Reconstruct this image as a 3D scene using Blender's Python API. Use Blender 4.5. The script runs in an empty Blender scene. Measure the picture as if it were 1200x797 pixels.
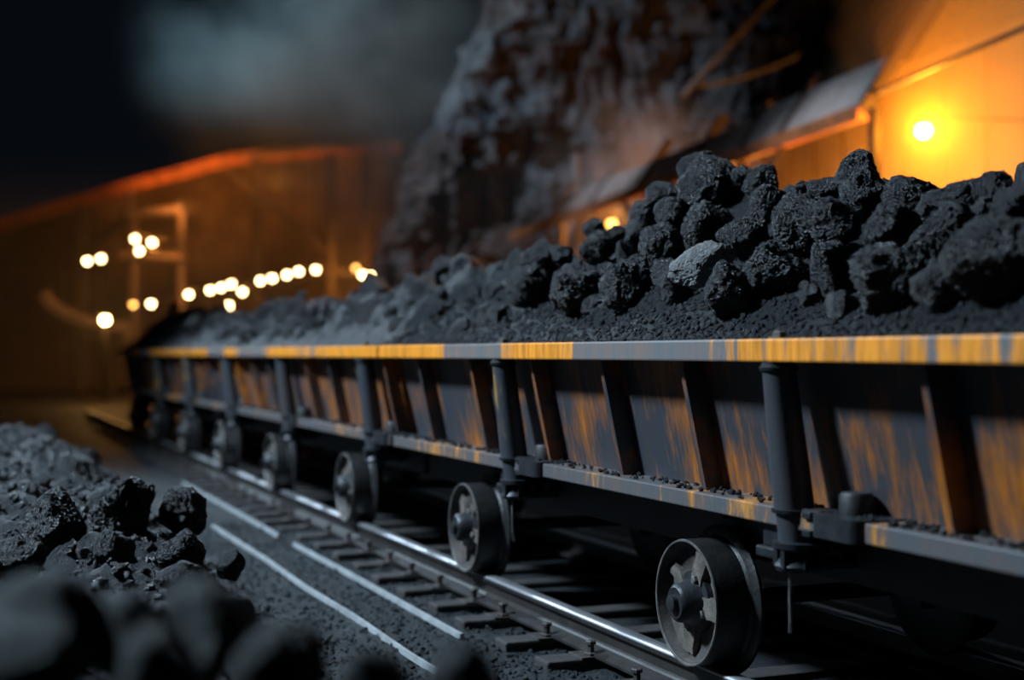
import bpy, bmesh, math, random
import numpy as np
from mathutils import Vector, Matrix, noise

C = bpy.context.scene.collection
SC = bpy.context.scene

# ------------------------------------------------------------------ camera
F = 1650.0
PHI = math.atan(660.0 / F)
SPH, CPH = math.sin(PHI), math.cos(PHI)
FWD = Vector((SPH, CPH, 0)); RGT = Vector((CPH, -SPH, 0)); UP = Vector((0, 0, 1))
CAMZ = 1.40
CAMP = Vector((0, 0, CAMZ))
cd = bpy.data.cameras.new('camera'); cam = bpy.data.objects.new('camera', cd); C.objects.link(cam)
cam.location = CAMP
cam.rotation_euler = (math.pi / 2 + 15.5 / F, 0, -PHI)
cd.sensor_width = 36.0
cd.lens = F / 1200 * 36
cd.clip_start = 0.05; cd.clip_end = 400
cd.dof.use_dof = True
cd.dof.focus_distance = 5.75
cd.dof.aperture_fstop = 0.95
SC.camera = cam

# ------------------------------------------------------------------ world, lights, exposure
SC.view_settings.view_transform = 'Standard'
SC.view_settings.look = 'None'
SC.view_settings.exposure = 0.0
SC.view_settings.gamma = 1.0
SC.view_settings.use_curve_mapping = False
SC.cycles.max_bounces = 6
SC.cycles.volume_bounces = 0
SC.cycles.volume_step_rate = 3.0
w = bpy.data.worlds.new('night'); SC.world = w; w.use_nodes = True
w.node_tree.nodes['Background'].inputs[0].default_value = (0.35, 0.55, 0.9, 1)
w.node_tree.nodes['Background'].inputs[1].default_value = 0.005


def P(px, py, z):
    """a point of the yard seen at picture position (px, py), z metres ahead"""
    return CAMP + FWD * z + RGT * ((px - 600) / F * z) + UP * ((414 - py) / F * z)


def on_lat(px, py, a):
    z = F * a / (CPH * (px + 60))
    return P(px, py, z), z


def proj(p):
    d = p - CAMP
    z = d.dot(FWD)
    return 600 + F * d.dot(RGT) / z, 414 - F * d.z / z, z


def spot(name, loc, target, power, color, angle, radius, blend=0.5):
    l = bpy.data.lights.new(name, 'SPOT'); l.energy = power; l.color = color
    l.spot_size = math.radians(angle); l.spot_blend = blend; l.shadow_soft_size = radius
    o = bpy.data.objects.new(name, l); C.objects.link(o)
    o.location = loc
    o.rotation_euler = (Vector(target) - Vector(loc)).to_track_quat('-Z', 'Y').to_euler()
    return o


def point(name, loc, power, color, radius=0.1):
    l = bpy.data.lights.new(name, 'POINT'); l.energy = power; l.color = color; l.shadow_soft_size = radius
    o = bpy.data.objects.new(name, l); C.objects.link(o); o.location = loc
    return o


COOL = (0.64, 0.83, 1.0)
# unseen spots added outside the frame: a cool key and fills for single things
spot('cool_key_spot', (-8.0, 10.5, 11.6), (2.0, 9.5, 0.9), 21500, COOL, 84, 1.0, 0.9)  # unseen key added for the main cool light
spot('heap_fill_spot', (-4.0, 5.5, 5.0), (-0.1, 2.3, 0.9), 700, (0.5, 0.85, 1.0), 30, 0.3, 0.9)  # added teal fill for the blurred lumps near the camera
spot('roof_sheet_fill_spot', P(700, -1100, 10), P(912, 125, 19.5), 6000, (0.95, 0.93, 1.0), 13, 0.3, 0.9)  # added spot that brightens the grey roof sheets
spot('steam_fill_spot', P(450, -800, 24), P(750, 190, 31), 9000, (0.95, 0.92, 1.0), 22, 0.3, 1.0)  # added spot, only there to make the steam show
spot('rail_glint_spot', (-0.5, 36.0, 14.0), (2.8, 7.0, 0.2), 8500, COOL, 26, 0.5, 0.8)  # added spot that draws the bright line on the rail head
spot('cliff_fill_spot', P(-200, -420, 25), P(590, 170, 41), 10500, COOL, 38, 0.3, 0.9)  # added spot that lights the cliff face
spot('mist_fill_spot', P(-300, 110, 44), P(340, 40, 44), 20000, (0.55, 0.85, 1.0), 24, 0.4, 1.0)  # added side spot that lights the mist
AMBER = (1.0, 0.42, 0.07)

# ------------------------------------------------------------------ materials
def mat(name):
    m = bpy.data.materials.new(name); m.use_nodes = True
    nt = m.node_tree
    return m, nt, nt.nodes['Principled BSDF']


def nd(nt, typ, **kw):
    n = nt.nodes.new(typ)
    for k, v in kw.items():
        if k.startswith('i_'):
            n.inputs[k[2:].replace('_', ' ')].default_value = v
        else:
            setattr(n, k, v)
    return n


def ramp(nt, src, stops, mode='LINEAR'):
    r = nt.nodes.new('ShaderNodeValToRGB'); r.color_ramp.interpolation = mode
    e = r.color_ramp.elements
    while len(e) < len(stops):
        e.new(0.5)
    for q, (p, c) in zip(e, stops):
        q.position = p
        q.color = c if len(c) == 4 else (*c, 1)
    nt.links.new(src, r.inputs[0])
    return r.outputs[0]


def coords(nt, scale=(1, 1, 1), rand=True):
    tc = nt.nodes.new('ShaderNodeTexCoord')
    mp = nt.nodes.new('ShaderNodeMapping'); mp.inputs['Scale'].default_value = scale
    nt.links.new(tc.outputs['Object'], mp.inputs[0])
    if rand:
        oi = nt.nodes.new('ShaderNodeObjectInfo')
        mm = nd(nt, 'ShaderNodeMath', operation='MULTIPLY'); mm.inputs[1].default_value = 60
        nt.links.new(oi.outputs['Random'], mm.inputs[0])
        cx = nt.nodes.new('ShaderNodeCombineXYZ')
        for i in range(3):
            nt.links.new(mm.outputs[0], cx.inputs[i])
        nt.links.new(cx.outputs[0], mp.inputs['Location'])
    return mp.outputs[0]


def noi(nt, vec, scale, detail=5, rough=0.6):
    n = nd(nt, 'ShaderNodeTexNoise', i_Scale=scale, i_Detail=detail, i_Roughness=rough)
    nt.links.new(vec, n.inputs['Vector'])
    return n.outputs['Fac']


def bump(nt, bs, height, strength, dist, prev=None):
    b = nt.nodes.new('ShaderNodeBump'); b.inputs['Strength'].default_value = strength
    b.inputs['Distance'].default_value = dist
    nt.links.new(height, b.inputs['Height'])
    if prev is not None:
        nt.links.new(prev, b.inputs['Normal'])
    nt.links.new(b.outputs[0], bs.inputs['Normal'])
    return b.outputs[0]


def mathn(nt, op, a, b):
    m = nd(nt, 'ShaderNodeMath', operation=op)
    for i, v in enumerate((a, b)):
        if isinstance(v, (int, float)):
            m.inputs[i].default_value = v
        else:
            nt.links.new(v, m.inputs[i])
    return m.outputs[0]


def mixc(nt, fac, a, b):
    m = nt.nodes.new('ShaderNodeMix'); m.data_type = 'RGBA'
    nt.links.new(fac, m.inputs['Factor'])
    for s, v in (('A', a), ('B', b)):
        sock = [i for i in m.inputs if i.name == s and i.type == 'RGBA'][0]
        if isinstance(v, tuple):
            sock.default_value = (*v, 1)
        else:
            nt.links.new(v, sock)
    return [o for o in m.outputs if o.type == 'RGBA'][0]


def coal_mat(name, lo, hi, rough, grain, dist, spec=0.8):
    """grain: lumps per unit of the object's own space"""
    m, nt, bs = mat(name)
    v = coords(nt, (1, 1, 1))
    n1 = noi(nt, v, grain * 0.6, 6, 0.75)
    nt.links.new(ramp(nt, n1, [(0.38, lo), (0.64, hi)]), bs.inputs['Base Color'])
    n2 = noi(nt, v, grain * 1.2, 6, 0.75)
    r = nd(nt, 'ShaderNodeMapRange'); nt.links.new(n2, r.inputs[0])
    r.inputs[1].default_value = 0.3; r.inputs[2].default_value = 0.7
    r.inputs[3].default_value = rough - 0.16; r.inputs[4].default_value = rough + 0.22
    nt.links.new(r.outputs[0], bs.inputs['Roughness'])
    bs.inputs['Specular IOR Level'].default_value = spec
    vo = nd(nt, 'ShaderNodeTexVoronoi', i_Scale=grain); nt.links.new(v, vo.inputs['Vector'])
    b1 = bump(nt, bs, vo.outputs['Distance'], 0.7, dist)
    bump(nt, bs, n2, 1.0, dist * 1.6, b1)
    return m


M_COAL = coal_mat('coal', (0.004, 0.005, 0.0066), (0.022, 0.026, 0.033), 0.36, 11.0, 0.09)
M_COALLIT = coal_mat('lit_coal', (0.20, 0.205, 0.21), (0.5, 0.51, 0.52), 0.45, 13.0, 0.06)  # same coal made far lighter; the light on its facet is in the colour
M_GRAVEL = coal_mat('coal_gravel', (0.005, 0.0065, 0.0085), (0.0135, 0.017, 0.022), 0.48, 70.0, 0.012, 0.35)
M_GROUND = coal_mat('ground_gravel', (0.009, 0.012, 0.015), (0.030, 0.037, 0.043), 0.5, 60.0, 0.012, 0.35)


def simple(name, col, rough, metal=0.0, bs_=0.3, bscale=20.0, var=0.5):
    m, nt, bs = mat(name)
    v = coords(nt)
    n = noi(nt, v, bscale * 0.4, 6, 0.65)
    nt.links.new(ramp(nt, n, [(0.3, tuple(c * (1 - var) for c in col)), (0.7, tuple(min(1, c * (1 + var)) for c in col))]), bs.inputs['Base Color'])
    bs.inputs['Roughness'].default_value = rough
    bs.inputs['Metallic'].default_value = metal
    bump(nt, bs, noi(nt, v, bscale, 5, 0.6), bs_, 0.01)
    return m


def painted(name, slate, orange, patch, thr, streak=(1, 1, 1), soft=0.06, bias_noise=1.2, bands=None):
    """dark steel with worn orange paint left in streaks"""
    m, nt, bs = mat(name)
    v1 = coords(nt, (1, 1, 1)); v2 = coords(nt, streak)
    big = noi(nt, v1, patch, 2, 0.5)
    fine = noi(nt, v2, 1.0, 6, 0.72)
    if bands:
        tc = nt.nodes.new('ShaderNodeTexCoord'); sx = nt.nodes.new('ShaderNodeSeparateXYZ'); nt.links.new(tc.outputs['Object'], sx.inputs[0])
        yy = mathn(nt, 'ADD', mathn(nt, 'MULTIPLY', sx.outputs['Y'], 1 / 7.7), 0.5)
        bd = ramp(nt, yy, [(t, (v, v, v)) for t, v in bands])
        big = mathn(nt, 'ADD', mathn(nt, 'MULTIPLY', big, 0.35), mathn(nt, 'MULTIPLY', bd, 0.42))
    s = mathn(nt, 'ADD', mathn(nt, 'MULTIPLY', big, bias_noise), fine)
    mask = ramp(nt, mathn(nt, 'MULTIPLY', s, 0.5), [(thr, (0, 0, 0)), (thr + soft, (1, 1, 1))])
    tone = noi(nt, v2, 2.3, 4, 0.6)
    oc = ramp(nt, tone, [(0.3, tuple(c * 0.45 for c in orange)), (0.65, orange)])
    rust = noi(nt, v2, 0.6, 6, 0.7)
    sc = ramp(nt, rust, [(0.42, slate), (0.62, (slate[0] * 1.5, slate[1] * 1.05, slate[2] * 0.85))])
    nt.links.new(mixc(nt, mask, sc, oc), bs.inputs['Base Color'])
    bs.inputs['Roughness'].default_value = 0.5
    bs.inputs['Metallic'].default_value = 0.0
    bump(nt, bs, s, 0.25, 0.01)
    return m


SLATE = (0.034, 0.041, 0.052)
M_BODY = painted('worn_orange_body', SLATE, (0.50, 0.150, 0.008), 1.7, 0.53, (3.0, 15.0, 3.0), 0.16)
M_RIM = painted('worn_orange_rim', (0.13, 0.135, 0.14), (0.95, 0.33, 0.022), 0.7, 0.555, (3.0, 16.0, 1.5), 0.06, 1.7, [(0.0, 0.75), (0.36, 0.7), (0.44, 0.62), (0.47, 0.2), (0.58, 0.15), (0.61, 0.7), (0.70, 0.75), (0.73, 0.2), (0.82, 0.3), (0.86, 0.9), (1.0, 0.9)])
M_SILL = painted('worn_orange_sill', (0.08, 0.085, 0.092), (0.60, 0.25, 0.05), 1.0, 0.60, (2.0, 12.0, 3.0), 0.06)
M_POST = painted('post_paint', (0.036, 0.044, 0.055), (0.45, 0.24, 0.05), 1.4, 0.66, (9.0, 9.0, 1.6), 0.05)
M_STEEL = simple('dark_steel', (0.022, 0.024, 0.028), 0.45, 0.3, 0.3, 30)
M_BLACK = simple('black_steel', (0.012, 0.012, 0.014), 0.6, 0.0, 0.2, 20)
M_WHEEL = simple('wheel_iron', (0.016, 0.0155, 0.0155), 0.5, 0.3, 0.35, 26)
M_EDGE = simple('worn_edge', (0.2, 0.19, 0.18), 0.4, 0.5, 0.2, 40)
M_DUST = simple('dusty_iron', (0.10, 0.082, 0.07), 0.7, 0.0, 0.6, 22, 0.75)
M_WEB = simple('dusty_disc', (0.07, 0.06, 0.054), 0.75, 0.0, 0.5, 14, 0.95)
M_RAILTOP = simple('polished_rail_head', (0.75, 0.75, 0.78), 0.42, 1.0, 0.05, 6, 0.15)
M_RAIL = simple('rail_steel', (0.03, 0.027, 0.026), 0.5, 0.3, 0.3, 16)
M_TIE = simple('tie_wood', (0.03, 0.027, 0.026), 0.8, 0.0, 0.5, 18)
M_PLATE = simple('tie_plate_iron', (0.06, 0.05, 0.048), 0.5, 0.2, 0.4, 30)
M_LINE = simple('pale_strip', (0.32, 0.34, 0.35), 0.5, 0.0, 0.2, 20, 0.3)
M_ROCK, _nt, _bs = mat('cliff_rock')
_v = coords(_nt)
_c1 = ramp(_nt, noi(_nt, _v, 0.9, 6, 0.7), [(0.35, (0.05, 0.054, 0.062)), (0.7, (0.24, 0.25, 0.27))])
_c2 = ramp(_nt, noi(_nt, _v, 0.7, 5, 0.65), [(0.35, (0.05, 0.036, 0.032)), (0.7, (0.15, 0.11, 0.105))])
_nt.links.new(mixc(_nt, ramp(_nt, noi(_nt, _v, 0.22, 2, 0.5), [(0.46, (0, 0, 0)), (0.58, (1, 1, 1))]), _c1, _c2), _bs.inputs['Base Color'])
_bs.inputs['Roughness'].default_value = 0.85
bump(_nt, _bs, noi(_nt, _v, 3.0, 6, 0.7), 0.8, 0.08)
M_CLAD = simple('dark_cladding', (0.010, 0.008, 0.008), 0.95, 0.0, 0.3, 4, 0.4)
M_CLAD.node_tree.nodes['Principled BSDF'].inputs['Specular IOR Level'].default_value = 0.1
M_CABLE = simple('grey_cable', (0.07, 0.07, 0.07), 0.7, 0.0, 0.2, 10, 0.3)
M_RUST = simple('rusty_beam', (0.32, 0.115, 0.045), 0.7, 0.0, 0.4, 6, 0.6)
M_SHEET = simple('roof_sheet', (0.30, 0.29, 0.29), 0.7, 0.0, 0.4, 3, 0.3)
M_BROWN = simple('shed_cladding', (0.16, 0.12, 0.10), 0.75, 0.0, 0.4, 2, 0.4)
M_FRAME = simple('shed_frame', (0.035, 0.025, 0.022), 0.6, 0.0, 0.3, 4, 0.4)


def emit(name, col, s):
    m = bpy.data.materials.new(name); m.use_nodes = True
    nt = m.node_tree; nt.nodes.clear()
    e = nd(nt, 'ShaderNodeEmission'); e.inputs[0].default_value = (*col, 1); e.inputs[1].default_value = s
    o = nt.nodes.new('ShaderNodeOutputMaterial'); nt.links.new(e.outputs[0], o.inputs[0])
    return m


M_BULB = emit('bulb_glow', (1.0, 0.66, 0.30), 26)
M_BULBDIM = emit('dim_bulb_glow', (1.0, 0.45, 0.10), 9)
M_FLOOD = emit('floodlamp_glow', (1.0, 0.62, 0.22), 60)


def fog(name, col, density, patch=None, lo=0.45, hi=0.75, soft=True):
    m = bpy.data.materials.new(name); m.use_nodes = True
    nt = m.node_tree; nt.nodes.clear()
    s = nd(nt, 'ShaderNodeVolumeScatter'); s.inputs['Color'].default_value = (*col, 1)
    s.inputs['Density'].default_value = density; s.inputs['Anisotropy'].default_value = 0.0
    o = nt.nodes.new('ShaderNodeOutputMaterial'); nt.links.new(s.outputs[0], o.inputs['Volume'])
    if patch:
        tc = nt.nodes.new('ShaderNodeTexCoord')
        n = noi(nt, tc.outputs['Object'], patch, 3, 0.55)
        f = ramp(nt, n, [(lo, (0, 0, 0)), (hi, (1, 1, 1))])
        # fades to nothing at the skin of the cloud
        ln = nd(nt, 'ShaderNodeVectorMath', operation='LENGTH')
        sb = nd(nt, 'ShaderNodeVectorMath', operation='SUBTRACT'); sb.inputs[1].default_value = (0.5, 0.5, 0.5)
        nt.links.new(tc.outputs['Generated'], sb.inputs[0]); nt.links.new(sb.outputs[0], ln.inputs[0])
        g = ramp(nt, ln.outputs['Value'], [(0.02, (1, 1, 1)), (0.47, (0, 0, 0))], 'EASE')
        d = mathn(nt, 'MULTIPLY', mathn(nt, 'MULTIPLY', f, g), density)
        nt.links.new(d, s.inputs['Density'])
    return m


# ------------------------------------------------------------------ object helpers
def empty(name, loc):
    o = bpy.data.objects.new(name, None); C.objects.link(o); o.location = loc
    return o


def tag(o, label=None, cat=None, group=None, kind=None):
    if label: o['label'] = label
    if cat: o['category'] = cat
    if group: o['group'] = group
    if kind: o['kind'] = kind
    return o


def origin_of(parent):
    v = Vector((0, 0, 0))
    while parent is not None:
        v += Vector(parent.location); parent = parent.parent
    return v


def obj(name, bm, m, parent=None, smooth=False, loc=None):
    """link a bmesh given in world coordinates as one object; origin at its parent's (or loc)"""
    off = origin_of(parent) if parent is not None else Vector(loc or (0, 0, 0))
    bmesh.ops.translate(bm, verts=bm.verts, vec=-off)
    bmesh.ops.recalc_face_normals(bm, faces=bm.faces)
    me = bpy.data.meshes.new(name); bm.to_mesh(me); bm.free()
    if smooth:
        for p in me.polygons: p.use_smooth = True
    me.materials.append(m)
    o = bpy.data.objects.new(name, me); C.objects.link(o)
    if parent is not None: o.parent = parent
    else: o.location = off
    return o


def BM(): return bmesh.new()


def box(bm, x0, x1, y0, y1, z0, z1, bev=0.0):
    r = bmesh.ops.create_cube(bm, size=1)
    vs = r['verts']
    for v in vs:
        v.co = Vector(((x0 + x1) / 2 + v.co.x * (x1 - x0), (y0 + y1) / 2 + v.co.y * (y1 - y0), (z0 + z1) / 2 + v.co.z * (z1 - z0)))
    if bev:
        es = {e for v in vs for e in v.link_edges}
        bmesh.ops.bevel(bm, geom=list(es), offset=bev, segments=2, affect='EDGES', profile=0.5)


def beam(bm, p, q, w_, h_, up=UP):
    p, q = Vector(p), Vector(q)
    d = (q - p).normalized()
    s = d.cross(up)
    if s.length < 1e-3: s = d.cross(Vector((1, 0, 0)))
    s.normalize(); t = s.cross(d).normalized()
    vs = []
    for c in (p, q):
        for a, b in ((-1, -1), (1, -1), (1, 1), (-1, 1)):
            vs.append(bm.verts.new(c + s * (a * w_ / 2) + t * (b * h_ / 2)))
    for i in range(4):
        j = (i + 1) % 4
        bm.faces.new((vs[i], vs[j], vs[4 + j], vs[4 + i]))
    bm.faces.new(vs[3::-1]); bm.faces.new(vs[4:8])


def lathe(bm, prof, origin, axis='X', seg=32, lean=Vector((0, 0, 0)), caps=True):
    """prof: list of (t along the axis, radius); origin gives the other two coordinates"""
    rings = []
    for t, r in prof:
        ring = []
        for k in range(seg if r > 1e-5 else 1):
            a = 2 * math.pi * k / seg
            c, s = math.cos(a) * r, math.sin(a) * r
            if axis == 'X': co = Vector((t, origin[1] + c, origin[2] + s))
            elif axis == 'Z': co = Vector((origin[0] + c, origin[1] + s, t)) + lean * (t - origin[2])
            else: co = Vector((origin[0] + c, t, origin[2] + s))
            ring.append(bm.verts.new(co))
        rings.append(ring)
    for a, b in zip(rings, rings[1:]):
        n = max(len(a), len(b))
        if n == 1: continue
        for k in range(n):
            j = (k + 1) % n
            if len(a) == 1: bm.faces.new((a[0], b[j], b[k]))
            elif len(b) == 1: bm.faces.new((a[k], a[j], b[0]))
            else: bm.faces.new((a[k], a[j], b[j], b[k]))
    for ring, flip in ((rings[0], True), (rings[-1], False)):
        if caps and len(ring) > 1: bm.faces.new(ring[::-1] if flip else ring)


def tube(bm, pts, r, seg=8):
    pts = [Vector(p) for p in pts]
    rings = []
    for i, p in enumerate(pts):
        d = (pts[min(i + 1, len(pts) - 1)] - pts[max(i - 1, 0)]).normalized()
        s = d.cross(UP)
        if s.length < 1e-3: s = d.cross(Vector((1, 0, 0)))
        s.normalize(); t = s.cross(d)
        rings.append([bm.verts.new(p + (s * math.cos(2 * math.pi * k / seg) + t * math.sin(2 * math.pi * k / seg)) * r) for k in range(seg)])
    for a, b in zip(rings, rings[1:]):
        for k in range(seg):
            bm.faces.new((a[k], a[(k + 1) % seg], b[(k + 1) % seg], b[k]))
    bm.faces.new(rings[0][::-1]); bm.faces.new(rings[-1])


def smooth_angle(o, deg=40):
    me = o.data
    for p in me.polygons: p.use_smooth = True
    me.set_sharp_from_angle(angle=math.radians(deg))
    return o


def dup(o, loc=None, parent=None):
    c = o.copy(); C.objects.link(c)
    if parent is not None: c.parent = parent
    if loc is not None: c.location = loc
    for ch in list(o.children): dup(ch, None, c)
    return c


def interp(x, pts):
    if x <= pts[0][0]: return pts[0][1]
    for (a, b), (c, d) in zip(pts, pts[1:]):
        if x <= c:
            t = (x - a) / (c - a); t = t * t * (3 - 2 * t)
            return b + (d - b) * t
    return pts[-1][1]


def sstep(t):
    t = max(0.0, min(1.0, t)); return t * t * (3 - 2 * t)


def fbm(x, y, z=0.0, o=4):
    return noise.fractal(Vector((x, y, z)), 0.9, 2.1, o)


def grid_mesh(name, xs, ys, fz, m, loc=(0, 0, 0), smooth=True):
    nx, ny = len(xs), len(ys)
    vs = [(x - loc[0], y - loc[1], fz(x, y) - loc[2]) for y in ys for x in xs]
    fs = [(j * nx + i, j * nx + i + 1, (j + 1) * nx + i + 1, (j + 1) * nx + i) for j in range(ny - 1) for i in range(nx - 1)]
    me = bpy.data.meshes.new(name); me.from_pydata(vs, [], fs)
    if smooth:
        for p in me.polygons: p.use_smooth = True
    me.materials.append(m)
    o = bpy.data.objects.new(name, me); C.objects.link(o); o.location = loc
    return o


def pebbles(name, spots, m, seed, loc=(0, 0, 0), sub=1):
    """many tiny lumps in one mesh; spots: list of (x, y, z, radius)"""
    rng = np.random.RandomState(seed)
    bm = BM(); bmesh.ops.create_icosphere(bm, subdivisions=sub, radius=1)
    bv = np.array([v.co[:] for v in bm.verts]); bf = np.array([[v.index for v in f.verts] for f in bm.faces]); bm.free()
    n = len(spots); k = len(bv)
    sp = np.array(spots)
    V = bv[None] * (1 + rng.uniform(-0.28, 0.28, (n, k, 1)))
    V *= rng.uniform(0.6, 1.25, (n, 1, 3))
    ax = rng.normal(size=(n, 3)); ax /= np.linalg.norm(ax, axis=1)[:, None]
    an = rng.uniform(0, 6.28, n)
    K = np.zeros((n, 3, 3)); K[:, 0, 1] = -ax[:, 2]; K[:, 0, 2] = ax[:, 1]; K[:, 1, 0] = ax[:, 2]; K[:, 1, 2] = -ax[:, 0]; K[:, 2, 0] = -ax[:, 1]; K[:, 2, 1] = ax[:, 0]
    R = np.eye(3)[None] + np.sin(an)[:, None, None] * K + (1 - np.cos(an))[:, None, None] * (K @ K)
    V = np.einsum('nij,nkj->nki', R, V) * sp[:, 3][:, None, None] + sp[:, None, :3] - np.array(loc)
    Fc = (bf[None] + (np.arange(n) * k)[:, None, None]).reshape(-1, 3)
    V = V.reshape(-1, 3)
    me = bpy.data.meshes.new(name)
    me.vertices.add(len(V)); me.vertices.foreach_set('co', V.ravel())
    me.loops.add(len(Fc) * 3); me.loops.foreach_set('vertex_index', Fc.ravel())
    me.polygons.add(len(Fc)); me.polygons.foreach_set('loop_start', np.arange(len(Fc)) * 3)
    me.update(calc_edges=True)
    me.materials.append(m)
    o = bpy.data.objects.new(name, me); C.objects.link(o); o.location = loc
    return o


# ------------------------------------------------------------------ setting: ground, cliff, haze
def spacing(a, segs):
    out = [a]
    for to, st in segs:
        n = max(1, round((to - out[-1]) / st)); s = (to - out[-1]) / n; b = out[-1]
        out += [b + s * (i + 1) for i in range(n)]
    return out


def ground_z(x, y):
    near = 1.0 if (-6 < x < 8 and y < 30) else 0.4
    z = near * (0.02 * fbm(x * 1.3, y * 1.3) + 0.012 * fbm(x * 9, y * 9, 3))
    return z - 0.012


bm = BM(); box(bm, 4.75, 7.5, -2, 30, -0.1, 1.15, 0.03)  # unseen block added to stop orange light passing under the wagons
o = obj('light_block', bm, M_BLACK, loc=(6, 14, 0)); tag(o, 'unseen dark block added behind the wagons to keep light from under them', 'light blocker', kind='structure')
g = grid_mesh('ground', spacing(-60, [(-3, 3), (1.0, 0.4), (3.2, 0.035), (8, 0.4), (70, 3)]),
              spacing(-8, [(3, 0.5), (12, 0.045), (28, 0.25), (110, 3)]), ground_z, M_GROUND)
tag(g, 'dark gravel ground beside the track', 'ground', kind='structure')

# quarry cliff, a wall of jointed blocks
def h2(i, j, k=0):
    s = math.sin(i * 127.1 + j * 311.7 + k * 74.7) * 43758.5453
    return s - math.floor(s)


def cliff_disp(u, v):
    uu = u + 0.35 * fbm(u * 0.4, v * 0.4, 1, 3); vv = v + 0.3 * fbm(u * 0.5, v * 0.3, 7, 3)
    d = 0.0
    for k, (w_, hh, amp) in enumerate(((3.6, 2.9, 1.6), (1.3, 1.5, 1.0), (0.5, 0.9, 0.8), (0.24, 0.4, 0.34))):
        cy = math.floor(vv / hh + 0.6 * h2(math.floor(uu / w_), 5, k))
        cx = math.floor(uu / w_ + 0.8 * h2(cy, 9, k))
        d += amp * h2(cx, cy, k)
    d += 0.5 * fbm(u * 0.7, v * 0.5, 2, 4) + 0.10 * fbm(u * 3, v * 3, 5, 3)
    return d


ZC = 42.0
EDGE = [(0, 436), (2.5, 440), (4, 448), (6, 462), (7.5, 486), (9, 512), (10.4, 540), (12, 560), (17, 640)]


def cliff():
    nu, nv = 250, 190
    du, dv = 24.0 / nu, 17.0 / nv
    vs = []
    nb = 8
    for j in range(nv + 1):
        v = j * dv - 0.2
        ue = (interp(v, EDGE) - 600) / F * ZC + 0.5 * (h2(math.floor(v / 0.9), 3) - 0.5) + 0.25 * fbm(v * 1.5, 3.3)
        for i in range(-nb, nu + 1):
            u = ue + max(i, 0) * du
            d = cliff_disp(u, v)
            r = min(1.0, max(i, 0) / 10)
            d = d * (0.35 + 0.65 * r) - 0.13 * v        # leans back a little
            y = 414 - (v - CAMZ) / ZC * F; x = 600 + u / ZC * F
            for (rx, ry, rw, rh) in ((555, 240, 15, 32), (592, 236, 12, 28), (520, 262, 10, 26)):
                if abs(x - rx) < rw and abs(y - ry) < rh: d -= 1.1
            back = -min(i, 0) * 0.9
            p = FWD * (ZC - d + back) + RGT * (u + back * 0.12) + UP * v
            vs.append(p[:])
    n = nu + nb + 1
    fs = [(j * n + i, j * n + i + 1, (j + 1) * n + i + 1, (j + 1) * n + i) for j in range(nv) for i in range(n - 1)]
    me = bpy.data.meshes.new('cliff'); me.from_pydata(vs, [], fs); me.materials.append(M_ROCK)
    o = bpy.data.objects.new('cliff', me); C.objects.link(o)
    tag(o, 'blocky grey quarry cliff towering behind the coal wagons', 'cliff', kind='structure')


cliff()

# haze and mist
def volume_box(name, c, size, m, label, rot=-PHI):
    bm = BM(); bmesh.ops.create_cube(bm, size=1)
    for v in bm.verts: v.co = Vector((v.co.x * size[0], v.co.y * size[1], v.co.z * size[2]))
    me = bpy.data.meshes.new(name); bm.to_mesh(me); bm.free(); me.materials.append(m)
    o = bpy.data.objects.new(name, me); C.objects.link(o); o.location = c; o.rotation_euler = (0, 0, rot)
    tag(o, label, 'mist', kind='stuff')
    return o


volume_box('haze', FWD * 46 - RGT * 10 + UP * 3.2, (36, 24, 6.3), fog('haze', (0.9, 0.9, 0.9), 0.006), 'thin haze hanging over the whole yard behind the wagons')
volume_box('mist', P(370, 55, 44), (14.5, 7, 13), fog('mist', (0.70, 0.92, 1.0), 0.5, 0.26, 0.36, 0.70), 'pale blue mist drifting in the night sky left of the cliff')
volume_box('steam', P(745, 195, 31), (6.5, 4, 4.6), fog('steam', (1.0, 0.92, 0.9), 0.5, 0.5, 0.38, 0.72), 'grey steam drifting in front of the cliff above the shed roof')

# ------------------------------------------------------------------ track
AR = 2.80            # near rail
ZR = 0.17            # top of rail
GAUGE = 1.16


def make_rail(x, label):
    y0, y1 = -1.0, 32.0
    root = empty('rail', (x, y0, 0.03)); tag(root, label, 'rail', )
    prof = [(-0.10, 0.03), (-0.10, 0.042), (-0.03, 0.06), (-0.012, 0.075), (-0.012, 0.125), (-0.036, 0.135), (-0.0375, 0.155),
            (0.0375, 0.155), (0.036, 0.135), (0.012, 0.125), (0.012, 0.075), (0.03, 0.06), (0.10, 0.042), (0.10, 0.03)]
    bm = BM()
    a = [bm.verts.new((x + p, y0, z)) for p, z in prof]; b = [bm.verts.new((x + p, y1, z)) for p, z in prof]
    for i in range(len(prof)):
        j = (i + 1) % len(prof)
        bm.faces.new((a[i], a[j], b[j], b[i]))
    bm.faces.new(a); bm.faces.new(b[::-1])
    obj('web', bm, M_RAIL, root)
    bm = BM()
    prof = [(0.0375 * math.cos(math.pi * (1 - k / 12)), 0.153 + 0.018 * math.sin(math.pi * k / 12) ** 0.8) for k in range(13)]
    a = [bm.verts.new((x + p, y0, z)) for p, z in prof]; b = [bm.verts.new((x + p, y1, z)) for p, z in prof]
    for i in range(len(prof) - 1):
        bm.faces.new((a[i], a[i + 1], b[i + 1], b[i]))
    bm.faces.new((a[0], a[-1], b[-1], b[0])); bm.faces.new(a); bm.faces.new(b[::-1])
    h = obj('rail_head', bm, M_RAILTOP, root); h['label'] = 'bright polished running surface'
    smooth_angle(h)


make_rail(AR, 'steel rail with a bright polished head on the camera side of the track')
make_rail(AR + GAUGE, 'far steel rail of the track, in the dark under the wagons')

rnd = random.Random(4)
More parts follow.
